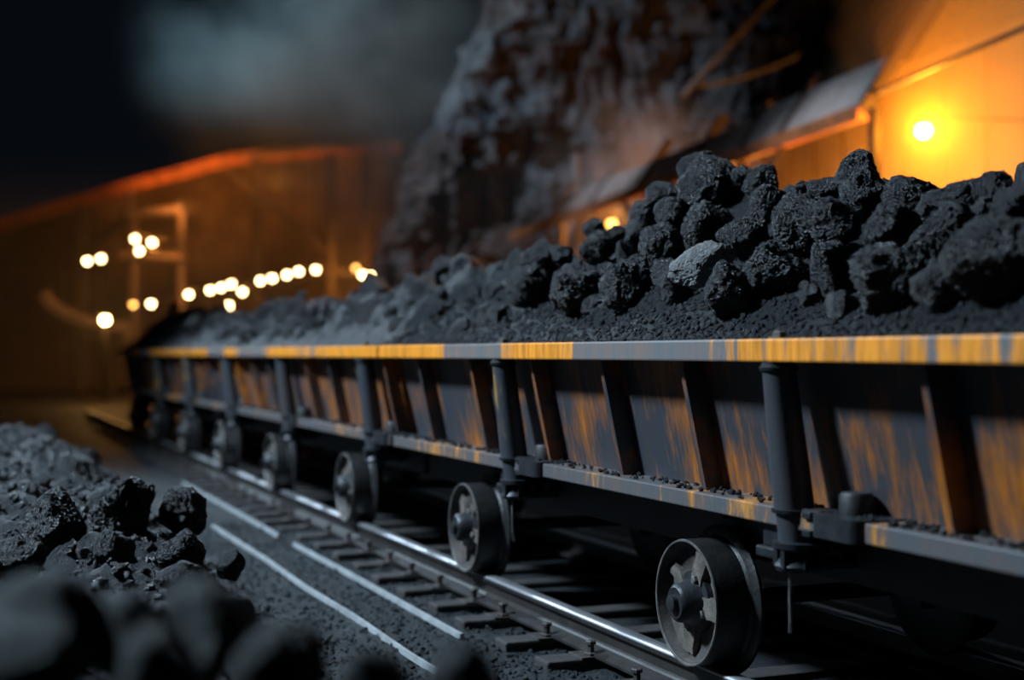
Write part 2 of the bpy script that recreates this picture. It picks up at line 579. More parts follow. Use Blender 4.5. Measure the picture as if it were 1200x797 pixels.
# ties, one built then copied
tie = empty('railway_tie', (AR, 0, 0)); tag(tie, 'short dark railway tie poking out from under the near rail', 'railway tie', 'ties under the track')
bm = BM(); box(bm, 2.44, 4.36, -0.08, 0.08, -0.09, 0.028, 0.012); obj('timber', bm, M_TIE, tie)
bm = BM(); box(bm, AR - 0.19, AR + 0.13, -0.075, 0.075, 0.026, 0.034, 0.003); obj('tie_plate', bm, M_PLATE, tie)
for dx, dy in ((-0.125, -0.03), (0.115, 0.03)):
    bm = BM(); x = AR + dx
    lathe(bm, [(0.03, 0.0), (0.03, 0.034), (0.044, 0.034), (0.048, 0.026), (0.048, 0.017), (0.082, 0.017), (0.084, 0.026), (0.096, 0.026), (0.10, 0.02), (0.10, 0)], (x, dy, 0), 'Z', 6)
    obj('rail_bolt', bm, M_PLATE, tie)
ty = [3.2 + 0.52 * k for k in range(46)]
for k, y in enumerate(ty):
    t = tie if k == 0 else dup(tie)
    t.location = (AR + rnd.uniform(-0.04, 0.03), y + rnd.uniform(-0.03, 0.03), rnd.uniform(-0.004, 0.004))
    if k: pass

# thin pale strips on the gravel
def strip(pts, wd, label):
    bm = BM()
    for p, q in zip(pts, pts[1:]):
        beam(bm, (p[0], p[1], 0.012), (q[0], q[1], 0.012), wd, 0.03)
    o = obj('ground_strip', bm, M_LINE, loc=(pts[0][0], pts[0][1], 0))
    tag(o, label, 'strip', )


strip([(1.99, 5.2), (1.97, 6.2), (1.985, 7.2), (1.965, 8.2), (1.985, 9.4), (1.97, 11.4)], 0.016, 'pale thin strip in the gravel nearest the coal heap')
strip([(2.335, 6.5), (2.34, 8.5), (2.33, 10.1)], 0.018, 'pale thin strip just off the tie ends, near stretch')
strip([(2.33, 10.6), (2.335, 12.5), (2.33, 15.3)], 0.018, 'short pale strip just off the tie ends, farther stretch')

# ------------------------------------------------------------------ coal wagons
POST0 = 1.555; BAY = 2.58
Y0 = POST0 - 0.47; Y1 = Y0 + 3 * BAY - 0.04
XC = 3.38                     # centre line of the wagons
XT, XB = 2.72, 2.84           # side wall at the top, at the bottom
ZT, ZB = 1.40, 0.84


def mx(x): return 2 * XC - x


def wall_x(z): return XB + (XT - XB) * (z - ZB) / (ZT - ZB)


def make_wagon():
    root = empty('coal_wagon', (XC, (Y0 + Y1) / 2, ZR))
    # tub: tapered open hopper with wall thickness
    bm = BM(); th = 0.03
    def ring(xl, xr, ya, yb, z): return [bm.verts.new(c) for c in ((xl, ya, z), (xr, ya, z), (xr, yb, z), (xl, yb, z))]
    r0 = ring(XB, mx(XB), Y0 + 0.08, Y1 - 0.08, ZB); r1 = ring(XT, mx(XT), Y0 + 0.02, Y1 - 0.02, ZT)
    r2 = ring(XT + th, mx(XT) - th, Y0 + 0.05, Y1 - 0.05, ZT); r3 = ring(XB + th, mx(XB) - th, Y0 + 0.11, Y1 - 0.11, ZB + th)
    for a, b in ((r0, r1), (r1, r2), (r2, r3)):
        for i in range(4):
            j = (i + 1) % 4; bm.faces.new((a[i], a[j], b[j], b[i]))
    bm.faces.new(r0[::-1]); bm.faces.new(r3)
    t = obj('tub', bm, M_BODY, root); t['label'] = 'slate side plates with worn orange paint'
    # top rim
    bm = BM()
    for xa, xb in ((2.58, 2.755), (mx(2.755), mx(2.58))):
        n = 60
        for k in range(n):
            pass
        box(bm, xa, xb, Y0, Y1, 1.37, 1.45, 0.008)
    box(bm, 2.755, mx(2.755), Y0, Y0 + 0.10, 1.375, 1.445, 0.006); box(bm, 2.755, mx(2.755), Y1 - 0.10, Y1, 1.375, 1.445, 0.006)
    r = obj('top_rim', bm, M_RIM, root); r['label'] = 'flat rim with bright worn orange paint'
    # underframe
    bm = BM(); box(bm, 2.92, mx(2.92), Y0 + 0.05, Y1 - 0.05, 0.72, 0.838, 0.01)
    for xx in (2.95, mx(2.95)): box(bm, xx - 0.03, xx + 0.03, Y0 + 0.05, Y1 - 0.05, 0.60, 0.73)
    obj('underframe', bm, M_BLACK, root)
    # side sills with a rounded nose before every post
    for side in (0, 1):
        bm = BM()
        a, b = (2.675, 2.925) if side == 0 else (mx(2.925), mx(2.675))
        box(bm, a, b, Y0 + 0.02, Y1 - 0.02, 0.80, 0.865, 0.006)
        o = obj('side_sill', bm, M_SILL, root)
    # ribs on both long sides
    ribs = [Y0 + 0.09] + [POST0 + BAY * (k + f) for k, fs_ in enumerate(((0.12, 0.42, 0.71), (0.277, 0.56, 0.87), (0.21, 0.566))) for f in fs_]
    for side in (0, 1):
        for y in ribs:
            bm = BM(); hw = 0.016; d0, d1 = 0.082, 0.082
            vs = []
            for yy in (y - hw, y + hw):
                pts = [(wall_x(0.866) + 0.005, 0.866), (wall_x(0.866) - d0, 0.866), (wall_x(1.369) - d1, 1.369), (wall_x(1.369) + 0.005, 1.369)]
                vs.append([bm.verts.new((p if side == 0 else mx(p), yy, z)) for p, z in pts])
            for i in range(4):
                j = (i + 1) % 4; bm.faces.new((vs[0][i], vs[0][j], vs[1][j], vs[1][i]))
            bm.faces.new(vs[0]); bm.faces.new(vs[1][::-1])
            obj('rib', bm, M_BODY, root)
    for k in range(3):
        y = POST0 + BAY * k
        # round post with collars, leaning in towards its foot
        xb_, xt_ = 2.715, 2.635; zb_, zt_ = 0.74, 1.368
        lean = Vector(((xt_ - xb_) / (zt_ - zb_), 0, 0))
        og = (xb_, y, zb_)
        bm = BM(); lathe(bm, [(zb_, 0.0), (zb_, 0.066), (0.86, 0.066), (0.862, 0.070), (1.0, 0.068), (1.345, 0.0575), (zt_, 0.0575), (zt_, 0)], og, 'Z', 32, lean)
        p = smooth_angle(obj('post', bm, M_POST, root))
        p['label'] = 'round slate grey post with traces of orange'
        bm = BM(); lathe(bm, [(1.338, 0.055), (1.34, 0.066), (1.352, 0.068), (1.358, 0.055)], og, 'Z', 32, lean); smooth_angle(obj('cap_ring', bm, M_STEEL, p))
        bm = BM(); lathe(bm, [(0.852, 0.06), (0.853, 0.079), (0.866, 0.080), (0.870, 0.06)], og, 'Z', 32, lean); smooth_angle(obj('collar', bm, M_STEEL, p))
        bm = BM(); lathe(bm, [(0.732, 0.06), (0.732, 0.088), (0.752, 0.088), (0.757, 0.06)], og, 'Z', 32, lean); smooth_angle(obj('collar', bm, M_STEEL, p))
        # foot casting below the post
        bm = BM(); lathe(bm, [(0.655, 0.0), (0.655, 0.075), (0.672, 0.082), (0.70, 0.062), (0.733, 0.062), (0.733, 0)], (xb_, y, 0.74), 'Z', 20, Vector((0, 0, 0)))
        for a in range(6):
            an = a * math.pi / 3 + 0.3
            cx, cy = xb_ + 0.07 * math.cos(an), y + 0.07 * math.sin(an)
            box(bm, cx - 0.012, cx + 0.012, cy - 0.012, cy + 0.012, 0.665, 0.735)
        box(bm, xb_ - 0.02, 2.93, y - 0.05, y + 0.05, 0.655, 0.69, 0.004)
        smooth_angle(obj('post_foot', bm, M_STEEL, root))
        # step block on the far side of the post foot
        bm = BM(); box(bm, 2.69, 2.90, y + 0.085, y + 0.24, 0.675, 0.715, 0.008); box(bm, 2.71, 2.95, y + 0.10, y + 0.22, 0.715, 0.80, 0.006)
        obj('step_block', bm, M_STEEL, root)
        # clamp: rounded dark block on the sill with a stub on top
        bm = BM(); r_ = 0.085
        xs = 2.735
        pts = []
        for a in range(9): an = math.pi / 2 + math.pi * a / 8; pts.append((xs - 0.01 + 0.0, y - 0.30, an))
        prof = []
        for a in range(10):
            an = math.pi * 0.5 * a / 9; prof.append((2.70 - 0.065 * math.sin(an), y - 0.195 + 0.06 * (math.cos(an) - 1) + 0.03))
        for a in range(10):
            an = math.pi * 0.5 * a / 9; prof.append((2.70 - 0.065 * math.cos(an), y - 0.39 - 0.045 * math.sin(an)))
        prof += [(2.86, y - 0.435), (2.86, y - 0.165)]
        lo = [bm.verts.new((px, py, 0.798)) for px, py in prof]; hi = [bm.verts.new((px, py, 0.872)) for px, py in prof]
        for i in range(len(prof)):
            j = (i + 1) % len(prof); bm.faces.new((lo[i], lo[j], hi[j], hi[i]))
        bm.faces.new(lo); bm.faces.new(hi[::-1])
        c = smooth_angle(obj('clamp_block', bm, M_STEEL, root))
        bm = BM(); lathe(bm, [(0.870, 0.0), (0.870, 0.056), (0.935, 0.056), (0.945, 0.048), (0.945, 0)], (2.76, y - 0.27, 0), 'Z', 20)
        smooth_angle(obj('stub', bm, M_BLACK, c))
        bm = BM()
        for dz in (0.785, 0.845): box(bm, 2.66, 2.70, y - 0.15, y - 0.10, dz, dz + 0.025, 0.005)
        box(bm, 2.68, 2.78, y - 0.175, y - 0.07, 0.79, 0.875, 0.006)
        obj('clamp_hinge', bm, M_STEEL, c)
        # thin rod hanging under the foot
        bm = BM(); tube(bm, [(2.70, y + 0.03, 0.70), (2.70, y + 0.03, 0.56), (2.705, y + 0.035, 0.47), (2.72, y + 0.06, 0.43)], 0.0065)
        obj('brake_rod', bm, M_EDGE, root)
        # bolt on the rim above the post
        bm = BM(); lathe(bm, [(1.448, 0.0), (1.448, 0.045), (1.458, 0.043), (1.458, 0.026), (1.472, 0.026), (1.478, 0.016), (1.478, 0)], (2.64, y, 0), 'Z', 6)
        obj('rim_bolt', bm, M_DUST, root)
        # wheels, axle, hangers
        yw = y + 0.775; zc = ZR + 0.2475
        bm = BM(); lathe(bm, [(2.60 + 0.12, 0.035), (mx(2.72), 0.035)], (0, yw, zc), 'X', 16); smooth_angle(obj('axle', bm, M_BLACK, root))
        for side in (0, 1):
            s = (lambda x: x) if side == 0 else mx
            bm = BM()
            lathe(bm, [(s(2.762), 0.0), (s(2.762), 0.11), (s(2.755), 0.19), (s(2.745), 0.222), (s(2.704), 0.236), (s(2.70), 0.239), (s(2.70), 0.246), (s(2.704), 0.2475),
                       (s(2.842), 0.2475), (s(2.852), 0.258), (s(2.856), 0.285), (s(2.864), 0.297), (s(2.876), 0.297), (s(2.884), 0.285), (s(2.884), 0.0)], (0, yw, zc), 'X', 56)
            wl = smooth_angle(obj('wheel', bm, M_WHEEL, root), 35)
            bm = BM(); lathe(bm, [(s(2.706), 0.2355), (s(2.698), 0.239), (s(2.697), 0.246), (s(2.703), 0.2482)], (0, yw, zc), 'X', 56, caps=False)
            e = smooth_angle(obj('wheel_rim', bm, M_EDGE, wl)); e['label'] = 'bright worn rim edge'
            bm = BM(); lathe(bm, [(s(2.7615), 0.0), (s(2.7615), 0.11), (s(2.7545), 0.19), (s(2.7445), 0.221), (s(2.706), 0.2345)], (0, yw, zc), 'X', 56, caps=False)
            e = smooth_angle(obj('wheel_web', bm, M_WEB, wl)); e['label'] = 'dusty recessed disc'
            bm = BM()
            lathe(bm, [(s(2.765), 0.0), (s(2.765), 0.125), (s(2.735), 0.122), (s(2.73), 0.096), (s(2.70), 0.082), (s(2.665), 0.076), (s(2.652), 0.062), (s(2.652), 0.034), (s(2.632), 0.031), (s(2.628), 0.02), (s(2.628), 0.0)], (0, yw, zc), 'X', 28)
            smooth_angle(obj('hub', bm, M_STEEL, wl))
            for a in range(4):
                an = math.radians((20, 95, 170, 268)[a] + 14 * k)
                bm = BM()
                c0 = Vector((s(2.742), yw + 0.06 * math.cos(an), zc + 0.06 * math.sin(an))); c1 = Vector((s(2.752), yw + 0.205 * math.cos(an), zc + 0.205 * math.sin(an)))
                beam(bm, c0, c1, rnd.uniform(0.05, 0.085), 0.036, Vector((1, 0, 0)))
                bmesh.ops.subdivide_edges(bm, edges=list(bm.edges), cuts=4, use_grid_fill=True)
                for v in bm.verts: v.co += 0.009 * Vector((noise.noise(v.co * 30), noise.noise(v.co * 34 + Vector((9, 0, 0))), noise.noise(v.co * 30 + Vector((0, 5, 0)))))
                sp_ = smooth_angle(obj('spoke', bm, M_DUST, wl)); sp_['label'] = 'spoke caked with pale dust'
            for a in range(4):
                an = math.radians(20 + a * 90)
                bm = BM(); cy, cz = yw + 0.098 * math.cos(an), zc + 0.098 * math.sin(an)
                lathe(bm, [(s(2.74), 0.0), (s(2.74), 0.018), (s(2.715), 0.018), (s(2.712), 0.012), (s(2.712), 0)], (0, cy, cz), 'X', 6)
                obj('hub_bolt', bm, M_EDGE, wl)
            bm = BM(); xa, xb = sorted((s(2.90), s(2.98)))
            box(bm, xa, xb, yw - 0.07, yw + 0.07, zc - 0.09, 0.74, 0.006)
            obj('axle_hanger', bm, M_BLACK, root)
    # coupling bar between wagons
    bm = BM(); box(bm, XC - 0.05, XC + 0.05, Y1 - 0.06, Y1 + 0.035, 0.66, 0.74, 0.01); obj('coupling', bm, M_BLACK, root)
    return root


wagon = make_wagon()
tag(wagon, 'nearest coal wagon, filling the right half, slate and worn orange', 'coal wagon', 'coal wagons in the train')
w2 = dup(wagon); w2.location = wagon.location + Vector((0, 3 * BAY, 0))
w2['label'] = 'second coal wagon in the train, coupled behind the nearest one'
w3 = dup(wagon); w3.location = wagon.location + Vector((0, 6 * BAY, 0))
w3['label'] = 'last coal wagon at the far end, dim and farthest from the camera'
WAG = ['the nearest wagon', 'the second wagon', 'the farthest wagon']

# ------------------------------------------------------------------ coal in the wagons
CREST = [(1.0, 0.5), (4.2, 0.56), (5.0, 0.68), (6.3, 0.80), (7.6, 0.55), (8.6, 0.50), (9.7, 0.54), (10.9, 0.46), (12.6, 0.36), (14.6, 0.40), (18.8, 0.40), (21, 0.55), (24.5, 0.60), (26, 0.5)]
XP = 3.52


def coal_h(x, y):
    c = interp(y, CREST)
    if x < XP: t = (x - 2.66) / (XP - 2.66)
    else: t = (mx(2.66) - x) / (mx(2.66) - XP)
    t = max(0, min(1, t))
    sh = t ** 1.1
    sh = min(sh, 0.94 + 0.06 * sh)
    n = 0.10 * t * fbm(x * 2.2, y * 2.2, 11) + 0.03 * fbm(x * 8, y * 8, 5) * (0.25 + t)
    if y > 8.5: n += (0.22 * min(1.0, t * 2.2)) * abs(fbm(x * 3.7, y * 3.0, 2, 3))
    return 1.40 + 0.03 + c * sh + n + 0.008 * fbm(x * 30, y * 30, 9, 2)


for k in range(3):
    y0, y1 = Y0 + 0.03 + 3 * BAY * k, Y1 - 0.03 + 3 * BAY * k
    st = (0.028, 0.04, 0.07)[k]
    def fz(x, y, a=y0, b=y1):
        if x < 2.67 or x > mx(2.67): return 1.42
        return coal_h(x, y)
    o = grid_mesh('coal_load', spacing(2.655, [(3.7, st), (mx(2.655), 0.06)]), spacing(y0, [(y1, st)]), fz, M_GRAVEL, loc=(XC, (y0 + y1) / 2, 1.40))
    tag(o, ('gravel-fine coal heaped along the rim of %s' % WAG[k]), 'coal', kind='stuff')

rp = random.Random(12)
sp = []
for _ in range(9000):
    y = 2.0 + 7.1 * rp.random() ** 0.9; x = 2.64 + 0.55 * rp.random() ** 1.4
    sp.append((x, y, (coal_h(x, y) if x > 2.67 else 1.45) + 0.001, 0.005 + 0.013 * rp.random() ** 2.5))
tag(pebbles('coal_grains', sp, M_GRAVEL, 3, (XC, 5, 1.4)), 'loose coal grains spilling towards the rim of the nearest wagon', 'coal', kind='stuff')
sp = []
for _ in range(1100):
    y = 2.0 + 14.8 * rp.random(); x = 2.69 + 0.12 * rp.random()
    sp.append((x, y, 0.872, 0.005 + 0.010 * rp.random() ** 2))
tag(pebbles('coal_crumbs', sp, M_GRAVEL, 5, (2.7, 8, 0.87)), 'coal crumbs lying in a line along the lower sill ledge', 'coal', kind='stuff')


# ------------------------------------------------------------------ coal lumps
def rock_mesh(name, seed, sub, m):
    r = random.Random(seed)
    bm = BM(); bmesh.ops.create_icosphere(bm, subdivisions=sub, radius=1)
    pl = []
    for _ in range(15):
        n = Vector((r.gauss(0, 1), r.gauss(0, 1), r.gauss(0, 1))).normalized()
        pl.append((n, r.uniform(0.62, 0.95)))
    off = Vector((r.uniform(-50, 50), r.uniform(-50, 50), r.uniform(-50, 50)))
    for v in bm.verts:
        d = v.co.normalized()
        rad = 1.05
        for n, dist in pl:
            c = n.dot(d)
            if c > 0.05:
                q = dist / c
                hh = max(0, 0.10 - abs(rad - q)) / 0.10
                rad = min(rad, q) - hh * hh * 0.10 / 4
        p = d * rad
        rad += 0.10 * noise.fractal(p * 1.3 + off, 0.9, 2.0, 2)
        rad += 0.055 * noise.noise(p * 5.5 + off) + 0.035 * abs(noise.noise(p * 9 - off)) + 0.022 * noise.noise(p * 19 + off)
        if sub >= 5: rad += 0.060 * abs(noise.noise(p * 7 - off)) + 0.045 * abs(noise.noise(p * 14 - off)) + 0.030 * noise.noise(p * 25 + off) + 0.014 * noise.noise(p * 50 + off)
        v.co = d * rad
    me = bpy.data.meshes.new(name); bm.to_mesh(me); bm.free()
    for p in me.polygons: p.use_smooth = True
    me.materials.append(m)
    return me


HERO = [rock_mesh('coal_lump', 100 + i, 6, M_COAL) for i in range(10)]
SMALL = [rock_mesh('small_lump', 300 + i, 4, M_COAL) for i in range(6)]
LITLUMP = rock_mesh('lit_lump', 177, 6, M_COALLIT)
rr = random.Random(77)


def lump(p, r, me, label, cat='coal lump', group=None, squash=(1, 1, 1), name='coal_lump', rot=None):
    o = bpy.data.objects.new(name, me); C.objects.link(o)
    o.location = p
    o.scale = (r * squash[0] * rr.uniform(0.95, 1.1), r * squash[1] * rr.uniform(0.95, 1.1), r * squash[2] * rr.uniform(0.95, 1.08))
    o.rotation_euler = rot or (rr.uniform(0, 6.28), rr.uniform(0, 6.28), rr.uniform(0, 6.28))
    tag(o, label, cat, group)
    return o


ORD = ['first', 'second', 'third', 'fourth', 'fifth', 'sixth', 'seventh', 'eighth', 'ninth', 'tenth', 'eleventh', 'twelfth', 'thirteenth', 'fourteenth', 'fifteenth', 'sixteenth', 'seventeenth', 'eighteenth', 'nineteenth', 'twentieth', 'twenty-first', 'twenty-second', 'twenty-third', 'twenty-fourth']
# (picture x, y, radius in px, distance from the camera's line along the track)
PILE = [(678, 337, 31, 2.87), (735, 331, 29, 2.90), (776, 291, 26, 3.06), (701, 291, 21, 3.10), (697, 270, 13, 3.22), (756, 258, 20, 3.27),
        (787, 256, 22, 3.22), (832, 221, 32, 3.42), (823, 203, 24, 3.52), (867, 216, 22, 3.52), (895, 218, 21, 3.56), (903, 240, 22, 3.40),
        (828, 268, 28, 3.20), (877, 280, 29, 3.16), (790, 336, 21, 2.92), (856, 342, 37, 2.84), (908, 318, 33, 2.96),
        (733, 296, 13, 3.08), (634, 304, 21, 3.08), (622, 333, 24, 2.93), (777, 230, 17, 3.42), (723, 277, 14, 3.24), (660, 300, 14, 3.12),
        (936, 264, 35, 3.16), (980, 264, 31, 3.10), (1006, 209, 29, 3.52), (1015, 229, 32, 3.38), (1067, 234, 28, 3.40), (966, 227, 20, 3.42),
        (1050, 270, 34, 3.14), (1041, 328, 43, 2.86), (974, 314, 31, 2.98), (1112, 276, 38, 3.14), (1166, 308, 52, 2.93), (1098, 340, 26, 2.84),
        (1167, 222, 24, 3.42), (1134, 236, 27, 3.40), (1188, 250, 26, 3.26), (1068, 300, 15, 3.03), (745, 275, 16, 3.2), (1098, 245, 22, 3.36), (940, 232, 18, 3.45)]
rows = {'bottom': [], 'middle': [], 'top': []}
for q in PILE:
    rows['bottom' if q[3] < 3.0 else 'middle' if q[3] < 3.36 else 'top'].append(q)
n = 0
for rn, qs in rows.items():
    for i, (px, py, r, a) in enumerate(sorted(qs)):
        p, z = on_lat(px, py, a)
        lab = '%s big coal lump from the left in the %s row of the nearest pile' % (ORD[i], rn)
        o = lump(p, r * z / F * 1.14, HERO[n % 10], lab, group='big lumps on the nearest wagon', squash=(1.0, 0.95, 0.92))
        n += 1
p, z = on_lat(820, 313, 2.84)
lump(p, 29 * z / F * 1.1, LITLUMP, 'coal lump coloured pale for its lit face, in the middle of the nearest pile', squash=(1.15, 0.8, 0.72), name='lit_coal_lump', rot=(0.3, -0.5, -0.38))

for k, (cnt, ya, yb, lab, grp, r0, r1) in enumerate((
        (110, 3.2, 8.9, 'small coal lump wedged among the big lumps on the nearest wagon', 'small lumps on the nearest wagon', 0.03, 0.085),
        (110, 9.2, 16.4, 'coal lump lying on the heap of the second wagon', 'lumps on the second wagon', 0.05, 0.15),
        (40, 17.2, 24.4, 'coal lump lying on the heap of the farthest wagon', 'lumps on the farthest wagon', 0.06, 0.17))):
    for _ in range(cnt):
        y = rr.uniform(ya, yb); x = 2.86 + 0.85 * rr.random()
        r = r0 + (r1 - r0) * rr.random() ** 2
        lump((x, y, coal_h(x, y) + 0.25 * r), r, SMALL[_ % 6], lab, group=grp, squash=(1.1, 1.0, 0.8))

# ------------------------------------------------------------------ coal heap in front on the left
HB = [(-2, 0.75), (0.5, 0.85), (2.0, 0.93), (2.6, 0.80), (3.4, 0.50), (4.6, 0.46), (6.2, 0.57), (9, 0.66), (12, 0.76), (16, 0.62), (22, 0.42), (30, 0.25)]
HE = [(0, 1.05), (2.3, 1.12), (3.4, 1.45), (5, 1.66), (8, 1.76), (12, 1.72), (16, 1.4), (22, 0.6), (30, -1)]


def heap_h(x, y):
    b = interp(y, HB); e = interp(y, HE)
    t = sstep((e - x) / 1.05)
    far = sstep((x + 7) / 4)
    z = b * t * far
    z += t * (0.13 * fbm(x * 1.6, y * 1.6, 21) + 0.05 * fbm(x * 5, y * 5, 22) + 0.02 * fbm(x * 15, y * 15, 23, 3))
    return z - 0.03 + (-0.05 if t <= 0 else 0)


o = grid_mesh('coal_heap', spacing(-7, [(-1.2, 0.2), (1.9, 0.03)]), spacing(0.6, [(1.2, 0.1), (9, 0.035), (16, 0.09), (31, 0.4)]), heap_h, M_GRAVEL, loc=(0.5, 6, 0))
tag(o, 'long heap of fine coal on the ground at lower left', 'coal', kind='stuff')
sp = []
while len(sp) < 6500:
    y = 3.6 + 9 * rp.random() ** 1.3; x = -1.0 + 2.9 * rp.random()
    z = heap_h(x, y)
    if z < 0.0: continue
    sp.append((x, y, z + 0.004, 0.006 + 0.034 * rp.random() ** 3))
tag(pebbles('coal_rubble', sp, M_COAL, 7, (0.5, 6, 0.4)), 'small coal rubble strewn over the heap at lower left', 'coal', kind='stuff')
sp = []
while len(sp) < 8000:
    y = 2.8 + 9 * rp.random() ** 1.3; x = 1.1 + 1.62 * rp.random()
    if heap_h(x, y) > 0.03: continue
    sp.append((x, y, ground_z(x, y) + 0.002, 0.004 + 0.014 * rp.random() ** 2.5))
tag(pebbles('gravel_stones', sp, M_GROUND, 8, (2, 6, 0)), 'loose dark gravel stones between the coal heap and the rail', 'gravel', kind='stuff')

HEAP = [(64, 612, 38, 6.2, 'big coal lump with a grey lit face, leftmost sharp lump on the heap'),
        (150, 596, 37, 6.6, 'big rounded coal lump in the middle of the lower left heap'),
        (216, 604, 31, 6.8, 'black coal lump at the right shoulder of the lower left heap'),
        (192, 588, 15, 7.2, 'small coal lump behind the black lump on the heap shoulder'),
        (131, 645, 25, 5.8, 'flat coal lump just below the big rounded lump on the heap'),
        (218, 652, 27, 6.0, 'coal lump below the black lump on the heap shoulder'),
        (270, 664, 16, 6.0, 'coal lump at the foot of the heap nearest the pale strip'),
        (212, 682, 24, 5.4, 'wide coal lump lowest of the sharp lumps on the heap'),
        (92, 540, 22, 9.0, 'coal lump on the far crest of the heap, above the rounded lump'),
        (41, 576, 16, 7.5, 'coal lump just behind the grey faced lump on the heap'),
        (103, 512, 17, 12.0, 'blurred coal lump at the far end of the heap'),
        (54, 504, 13, 12.5, 'blurred coal lump at the far left of the heap'),
        (20, 655, 30, 5.4, 'half hidden coal lump at the left edge below the grey faced lump'),
        (60, 735, 62, 2.1, 'very blurred coal lump close to the camera in the bottom left corner'),
        (150, 745, 48, 2.2, 'very blurred coal lump close to the camera, second from the left'),
        (245, 738, 55, 2.25, 'very blurred coal lump close to the camera, third from the left'),
        (330, 770, 50, 2.15, 'very blurred coal lump close to the camera, fourth from the left'),
        (545, 800, 42, 2.1, 'very blurred coal lump at the bottom edge in front of the strips'),
        (30, 790, 60, 1.8, 'very blurred coal lump cut by the bottom left corner'),
        (190, 800, 55, 1.85, 'very blurred coal lump cut by the bottom edge below the heap'),
        (440, 812, 45, 2.1, 'very blurred coal lump cut by the bottom edge near the pale strip')]
for i, (px, py, r, z, lab) in enumerate(HEAP):
    p = P(px, py, z)
    if z >= 7: p.z = heap_h(p.x, p.y) + 0.35 * r * z / F
    lump(p, r * z / F * 1.12, HERO[(i * 3 + 1) % 10], lab, group='coal lumps on the ground heap', squash=(1.0, 1.0, 0.85))
for i in range(60):
    y = rr.uniform(4.4, 14); x = rr.uniform(-0.6, 1.5)
    z = heap_h(x, y)
    r = rr.uniform(0.03, 0.09)
    lump((x, y, z + 0.2 * r), r, SMALL[i % 6], 'small coal lump lying loose on the lower left heap', group='small lumps on the ground heap')

# ------------------------------------------------------------------ loading shed on the right
EA, EB = P(620, 270, 36.7), P(1200, 65, 15.1)
EA.z = EB.z = 4.60
ED = (EB - EA).normalized()
NH = Vector((-ED.y, ED.x, 0)) if Vector((-ED.y, ED.x, 0)).dot(RGT) > 0 else Vector((ED.y, -ED.x, 0))


def E(px):
    lo, hi = -15.0, (EB - EA).length + 6
    for _ in range(50):
        m_ = (lo + hi) / 2
        if proj(EA + ED * m_)[0] < px: lo = m_
        else: hi = m_
    return EA + ED * lo


shed = empty('loading_shed', E(1010) - Vector((0, 0, 4.6)))
tag(shed, 'lamp-lit loading shed behind the near coal pile, with pale sloping roof sheets', 'shed')
VR = (NH * 0.85 + UP * 1.27).normalized()
bm = BM(); beam(bm, EA - ED * 2, E(1012), 0.16, 0.2); b_ = obj('eave_beam', bm, M_RUST, shed)
edges = [640, 690, 745, 805, 865, 912, 1010]
for a, b in zip(edges, edges[1:]):
    bm = BM()
    p, q = E(a) + ED * 0.08, E(b) - ED * 0.08
    L = 0.95 if a > 860 else 0.8
    nrm = ED.cross(VR).normalized() * 0.04
    vs = [bm.verts.new(c) for c in (p, q, q + VR * L, p + VR * L)] + [bm.verts.new(c + nrm) for c in (p, q, q + VR * L, p + VR * L)]
    for f in ((0, 1, 2, 3), (7, 6, 5, 4), (0, 4, 5, 1), (1, 5, 6, 2), (2, 6, 7, 3), (3, 7, 4, 0)): bm.faces.new([vs[i] for i in f])
    obj('roof_sheet', bm, M_SHEET, shed)
for a in edges:
    bm = BM(); L = 4.6 if a == 1010 else 1.3
    beam(bm, E(a), E(a) + VR * L, 0.14, 0.16); obj('rafter', bm, M_FRAME, shed)
# dark upper cladding above the sheets
bm = BM()
p, q = E(850) + VR * 0.9 + NH * 0.12, E(1010) + VR * 0.9 + NH * 0.12
vs = [bm.verts.new(c) for c in (p, q, q + VR * 5.5, p + VR * 7.5)]; vs += [bm.verts.new(v.co + NH * 0.1) for v in vs]
for f in ((0, 1, 2, 3), (7, 6, 5, 4), (0, 4, 5, 1), (1, 5, 6, 2), (2, 6, 7, 3), (3, 7, 4, 0)): bm.faces.new([vs[i] for i in f])
for a in range(860, 1010, 30):
    beam(bm, E(a) + VR * 0.9 + NH * 0.08, E(a) + VR * 5.6 + NH * 0.08, 0.06, 0.08)
obj('upper_cladding', bm, M_CLAD, shed)
# back wall, low behind the roof sheets and tall in the open bay
for pa, pb, hh, nw in ((EA - ED * 14, E(985), 6.4, 26), (E(985), EB + ED * 10, 13.0, 30)):
    bm = BM()
    p, q = pa + NH * 3.4, pb + NH * 3.4
    p.z = q.z = 0
    vs = [bm.verts.new(c) for c in (p, q, q + UP * hh, p + UP * hh)]; vs += [bm.verts.new(v.co + NH * 0.15) for v in vs]
    for f in ((0, 1, 2, 3), (7, 6, 5, 4), (0, 4, 5, 1), (1, 5, 6, 2), (2, 6, 7, 3), (3, 7, 4, 0)): bm.faces.new([vs[i] for i in f])
    for k in range(nw):
        c = p + (q - p) * ((k + 0.5) / nw) - NH * 0.04
        beam(bm, c, c + UP * hh, 0.08, 0.08)
    obj('back_wall', bm, M_BROWN, shed)
for a in (660, 760, 870, 1026):
    bm = BM(); t_ = E(a); beam(bm, (t_.x, t_.y, -0.05), t_, 0.12, 0.12); obj('column', bm, M_FRAME, shed)
    for s in ((-1, 1) if a < 1000 else ()):
        bm = BM(); beam(bm, t_ - UP * 1.3, t_ + ED * s * 1.6 - UP * 0.05, 0.08, 0.08); obj('brace', bm, M_FRAME, shed)
bm = BM(); beam(bm, E(1010) + VR * 0.3, E(1010) + VR * 0.3 + ED * 8 + UP * 0.25, 0.05, 0.05); obj('tie_rod', bm, M_FRAME, shed)


